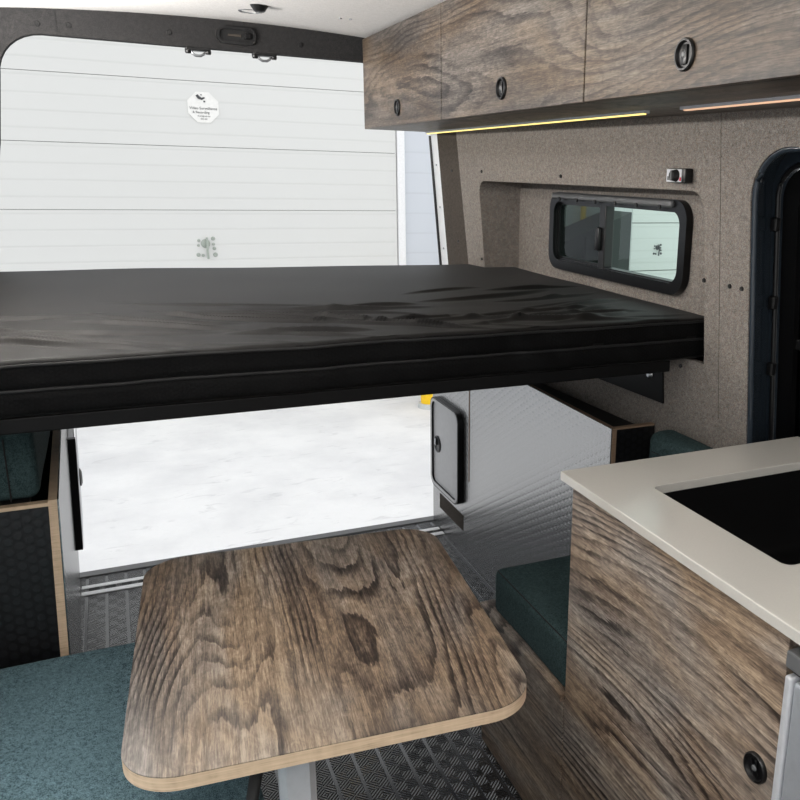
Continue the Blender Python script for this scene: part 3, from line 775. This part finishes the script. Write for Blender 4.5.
# left bench
t = thing('bench', 'walnut box bench along the left wall under the large teal seat cushion', 'bench', (-.13,.9,0))
obj('base_box', bx((-.42,.10,.0), (.105,1.80,.425), .002), M['walnut_galley'], t)
obj('kick_strip', bx((.105,.12,.0), (.112,1.78,.05)), M['black'], t)
cushion('large teal fabric seat cushion on the left bench, beside the table', (-.42,.06,.427), (.140,1.80,.520), .016, M['teal'],
        seams=[[(.138-.0, .1+i*.05, .505) for i in range(33)]])
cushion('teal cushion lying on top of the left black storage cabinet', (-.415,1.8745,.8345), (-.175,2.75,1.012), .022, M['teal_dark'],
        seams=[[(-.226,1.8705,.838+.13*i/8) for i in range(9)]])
# right bench
t = thing('bench', 'walnut box bench between the galley and the right storage cabinet', 'bench', (1.03,1.6,0))
obj('front_panel', bx((.787,1.388,.0), (.803,1.835,.398), .001), M['walnut_galley'], t)
obj('top_board', bx((.778,1.388,.3985), (1.30,1.835,.414), .001), M['walnut_galley'], t)
obj('end_panel', bx((.804,1.818,0), (1.16,1.834,.398)), M['walnut_galley'], t)
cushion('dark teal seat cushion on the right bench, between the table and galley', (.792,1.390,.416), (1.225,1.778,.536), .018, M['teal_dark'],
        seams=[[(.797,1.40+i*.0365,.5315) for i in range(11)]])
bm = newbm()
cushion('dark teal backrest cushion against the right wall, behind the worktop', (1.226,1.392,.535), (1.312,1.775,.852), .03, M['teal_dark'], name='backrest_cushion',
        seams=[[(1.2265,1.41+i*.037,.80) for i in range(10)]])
for o in [q for q in bpy.data.objects if q.name.startswith('backrest_cushion')]: pass

# ------------------------------------------------------------------ galley, counter, sink, fridge
t = thing('galley_cabinet', 'walnut galley cabinet under the white worktop, with black round latch', 'cabinet', (1.03,1.07,0))
XG = .787
dr = obj('door', bx((XG,.7645,.02), (XG+.0175,1.3825,.9015), .001), M['walnut_galley'], t)
latch((XG,.801,.657), (-1,0,0), dr, .0235, .25)
obj('end_panel', bx((XG+.018,1.365,0), (1.29,1.382,.9)), M['walnut_galley'], t)
obj('divider', bx((XG+.018,.766,0), (1.29,.782,.9)), M['walnut_galley'], t)
obj('plinth', bx((XG+.03,.79,0), (XG+.045,1.36,.019)), M['black'], t)
outer = rrect(.771, .05, 1.400, 1.409, .003)
sink_h = rrect(.895, .893, 1.33, 1.264, .016)
bm = plate(newbm(), outer, [sink_h], lambda a, b: (a, b, .9205), (0,0,-.0185))
ed = [e for e in bm.edges if e.is_manifold and abs(e.verts[0].co.z-e.verts[1].co.z) < 1e-6 and e.calc_face_angle(0) > 1]
bmesh.ops.bevel(bm, geom=ed, offset=.0012, segments=1, affect='EDGES')
prop(obj('worktop', bm, M['counter'], None, (1.03,.7,.9), smooth=40), 'off-white stone worktop with sink cut-out on the galley', 'worktop')
t = thing('sink', 'black undermount sink basin set in the off-white worktop', 'sink', (1.06,1.08,.70))
bm = newbm()
Vs = []
for z, d, r in ((.9000,.006,.026), (.885,.006,.026), (.74,.012,.03), (.725,.03,.03), (.722,.08,.03)):
    Vs.append([bm.verts.new((a, b, z)) for a, b in rrect(.895-.006+d, .893-.006+d, 1.33+.006-d, 1.264+.006-d, r)])
for A, B in zip(Vs, Vs[1:]):
    for j in range(len(A)): bm.faces.new((A[j], A[(j+1) % len(A)], B[(j+1) % len(A)], B[j]))
bm.faces.new(Vs[-1])
obj('basin', bm, M['sink_black'], t, smooth=50)
obj('rim', plate(newbm(), rrect(.875, .876, 1.345, 1.279, .03), [rrect(.892, .890, 1.333, 1.267, .02)], lambda a, b: (a, b, .9003), (0,0,-.002)), M['sink_black'], t)
obj('drain', lathe(newbm(), [(0,.004), (.02,.004), (.038,.006), (.042,0)], 28, Matrix.Translation((1.06,1.08,.7225))), M['steel'], t, smooth=40)
t = thing('fridge', 'silver aluminium fronted fridge beside the galley cabinet', 'fridge', (1.03,.5,0))
obj('body', bx((.80,.265,.02), (1.27,.745,.862)), M['black'], t)
obj('door', bx((.776,.285,.05), (.799,.738,.842), .004), M['silver'], t)
obj('door_trim', bx((.772,.740,.03), (.799,.752,.846), .003), M['alu'], t)
obj('door_trim', bx((.772,.270,.03), (.799,.283,.846), .003), M['alu'], t)
obj('top_bar', bx((.774,.27,.856), (.802,.756,.882), .003), M['grey_plastic'], t)
obj('seal', bx((.786,.27,.846), (.80,.75,.856)), M['black'], t)

# ------------------------------------------------------------------ table
TC = Vector((.261,1.345,.735)); TR = math.radians(-5.2)
t = thing('dinette_table', 'walnut dinette table with rounded corners and pale plywood edge on one silver post', 'table', (TC.x, TC.y, 0))
hw, hl = .289, .340
RT = Matrix.Translation((TC.x, TC.y, 0)) @ Matrix.Rotation(TR, 4, 'Z')
out = rrect(-hw, -hl, hw, hl, .078, 14)
def tpart(name, bm, mat, par=None, smooth=None):
    me_p = par or t
    bmesh.ops.recalc_face_normals(bm, faces=bm.faces[:])
    me = bpy.data.meshes.new(name); bm.to_mesh(me); bm.free(); me.materials.append(mat)
    if smooth is not None:
        for p in me.polygons: p.use_smooth = True
        me.set_sharp_from_angle(angle=math.radians(smooth))
    o = bpy.data.objects.new(name, me); COL.objects.link(o); o.parent = me_p; ORG[o.name] = ORG[t.name]
    return o
t.rotation_euler = (0,0,TR)
tpart('tabletop', plate(newbm(), out, [], lambda a, b: (a, b, .735), (0,0,-.0015)), M['table'])
tpart('plywood_edge', plate(newbm(), out, [], lambda a, b: (a, b, .7335), (0,0,-.0205)), M['ply'], smooth=30)
inv = RT.inverted()
def loc(p): return inv @ Vector(p)
lp = loc((.178,1.12,0)); w = .0265
lgb = newbm()
pr = [( -w, -w*.55), (-w*.62, -w), (w*.62, -w), (w, -w*.55), (w, w*.55), (w*.62, w), (-w*.62, w), (-w, w*.55)]
def prism(prf, c, z0, z1, ang=0):
    bm = newbm(); ca, sa = math.cos(ang), math.sin(ang)
    return plate(bm, [(c.x+a*ca-b*sa, c.y+a*sa+b*ca) for a, b in prf], [], lambda a, b: (a, b, z0), (0,0,z1-z0))
lg = tpart('leg', prism(pr, lp, .012, .672), M['alu'])
tpart('leg_cap', prism([(a*.86, b*.86) for a, b in pr], lp, .6725, .690), M['black'], lg)
tpart('top_bracket', bx((lp.x-.05, lp.y-.03, .690), (lp.x+.05, lp.y+.16, .7128), .004), M['black'])
tpart('foot_plate', bx((lp.x-.055, lp.y-.055, 0), (lp.x+.055, lp.y+.055, .012), .003), M['black'])
q0, q1 = loc((.128,1.10,.70)), loc((.083,1.01,.588))
tpart('lever', tube(newbm(), [q0+Vector((.05,.03,.0)), q0, q0.lerp(q1, .5), q1], [.008,.010,.009,.006], 10), M['black_matte'], smooth=60)

# ------------------------------------------------------------------ light
W = bpy.data.worlds.new('overcast'); S.world = W; W.use_nodes = True
nt = W.node_tree; bg = nt.nodes['Background']
tc = N(nt, 'ShaderNodeTexCoord'); sp = N(nt, 'ShaderNodeSeparateXYZ'); L(nt, tc.outputs['Generated'], sp.inputs[0])
L(nt, ramp(nt, sp.outputs['Z'], [(.0, (.96,.965,.97,1)), (.5, (.98,.99,1,1))]), bg.inputs['Color'])
bg.inputs['Strength'].default_value = 1.4

def area(name, loc_, rot, size, power, col=(1,1,1), portal=False):
    l = bpy.data.lights.new(name, 'AREA'); l.shape = 'RECTANGLE'; l.size, l.size_y = size; l.energy = power; l.color = col
    if portal: l.cycles.is_portal = True
    o = bpy.data.objects.new(name, l); COL.objects.link(o); o.location = loc_; o.rotation_euler = rot
    return o
# added fill lights under the front ceiling, out of view, to brighten the interior
for (x_, y_) in ((.35,.1), (.35,-.7), (.0,-.3), (.7,-.3)):
    area('front_fill', (x_, y_, ceil_z(x_)-.012), (0,0,0), (.16,.16), 4.2, (1,.96,.90))
# added unseen fill along the left wall top, brightening ceiling and right wall
for y_, p_ in ((.4, 6), (1.4, 14), (2.45, 36)):
    area('left_fill', (-.38, y_, 1.70), (0, -math.radians(154), 0), (.06,.95), p_, (1,.975,.94))

cam = bpy.data.cameras.new('camera'); co = bpy.data.objects.new('camera', cam); COL.objects.link(co)
yaw, pit, rol = (math.radians(v) for v in (26.60, -15.04, 1.47))
f = Vector((math.sin(yaw)*math.cos(pit), math.cos(yaw)*math.cos(pit), math.sin(pit)))
r0 = Vector((math.cos(yaw), -math.sin(yaw), 0)); u0 = r0.cross(f)
rt = math.cos(rol)*r0+math.sin(rol)*u0; up = -math.sin(rol)*r0+math.cos(rol)*u0
mw = Matrix((rt, up, -f)).transposed().to_4x4(); mw.translation = (0,0,1.5)
co.matrix_world = mw
cam.sensor_width = 36; cam.lens = 843.2*36/800
cam.shift_x = (400-533.1)/800; cam.shift_y = -.00075
cam.clip_start = .02
S.camera = co
vs_ = S.view_settings
S.display_settings.display_device = 'sRGB'
vs_.view_transform = 'Standard'; vs_.look = 'None'; vs_.gamma = 1; vs_.use_curve_mapping = False
vs_.exposure = 0.0
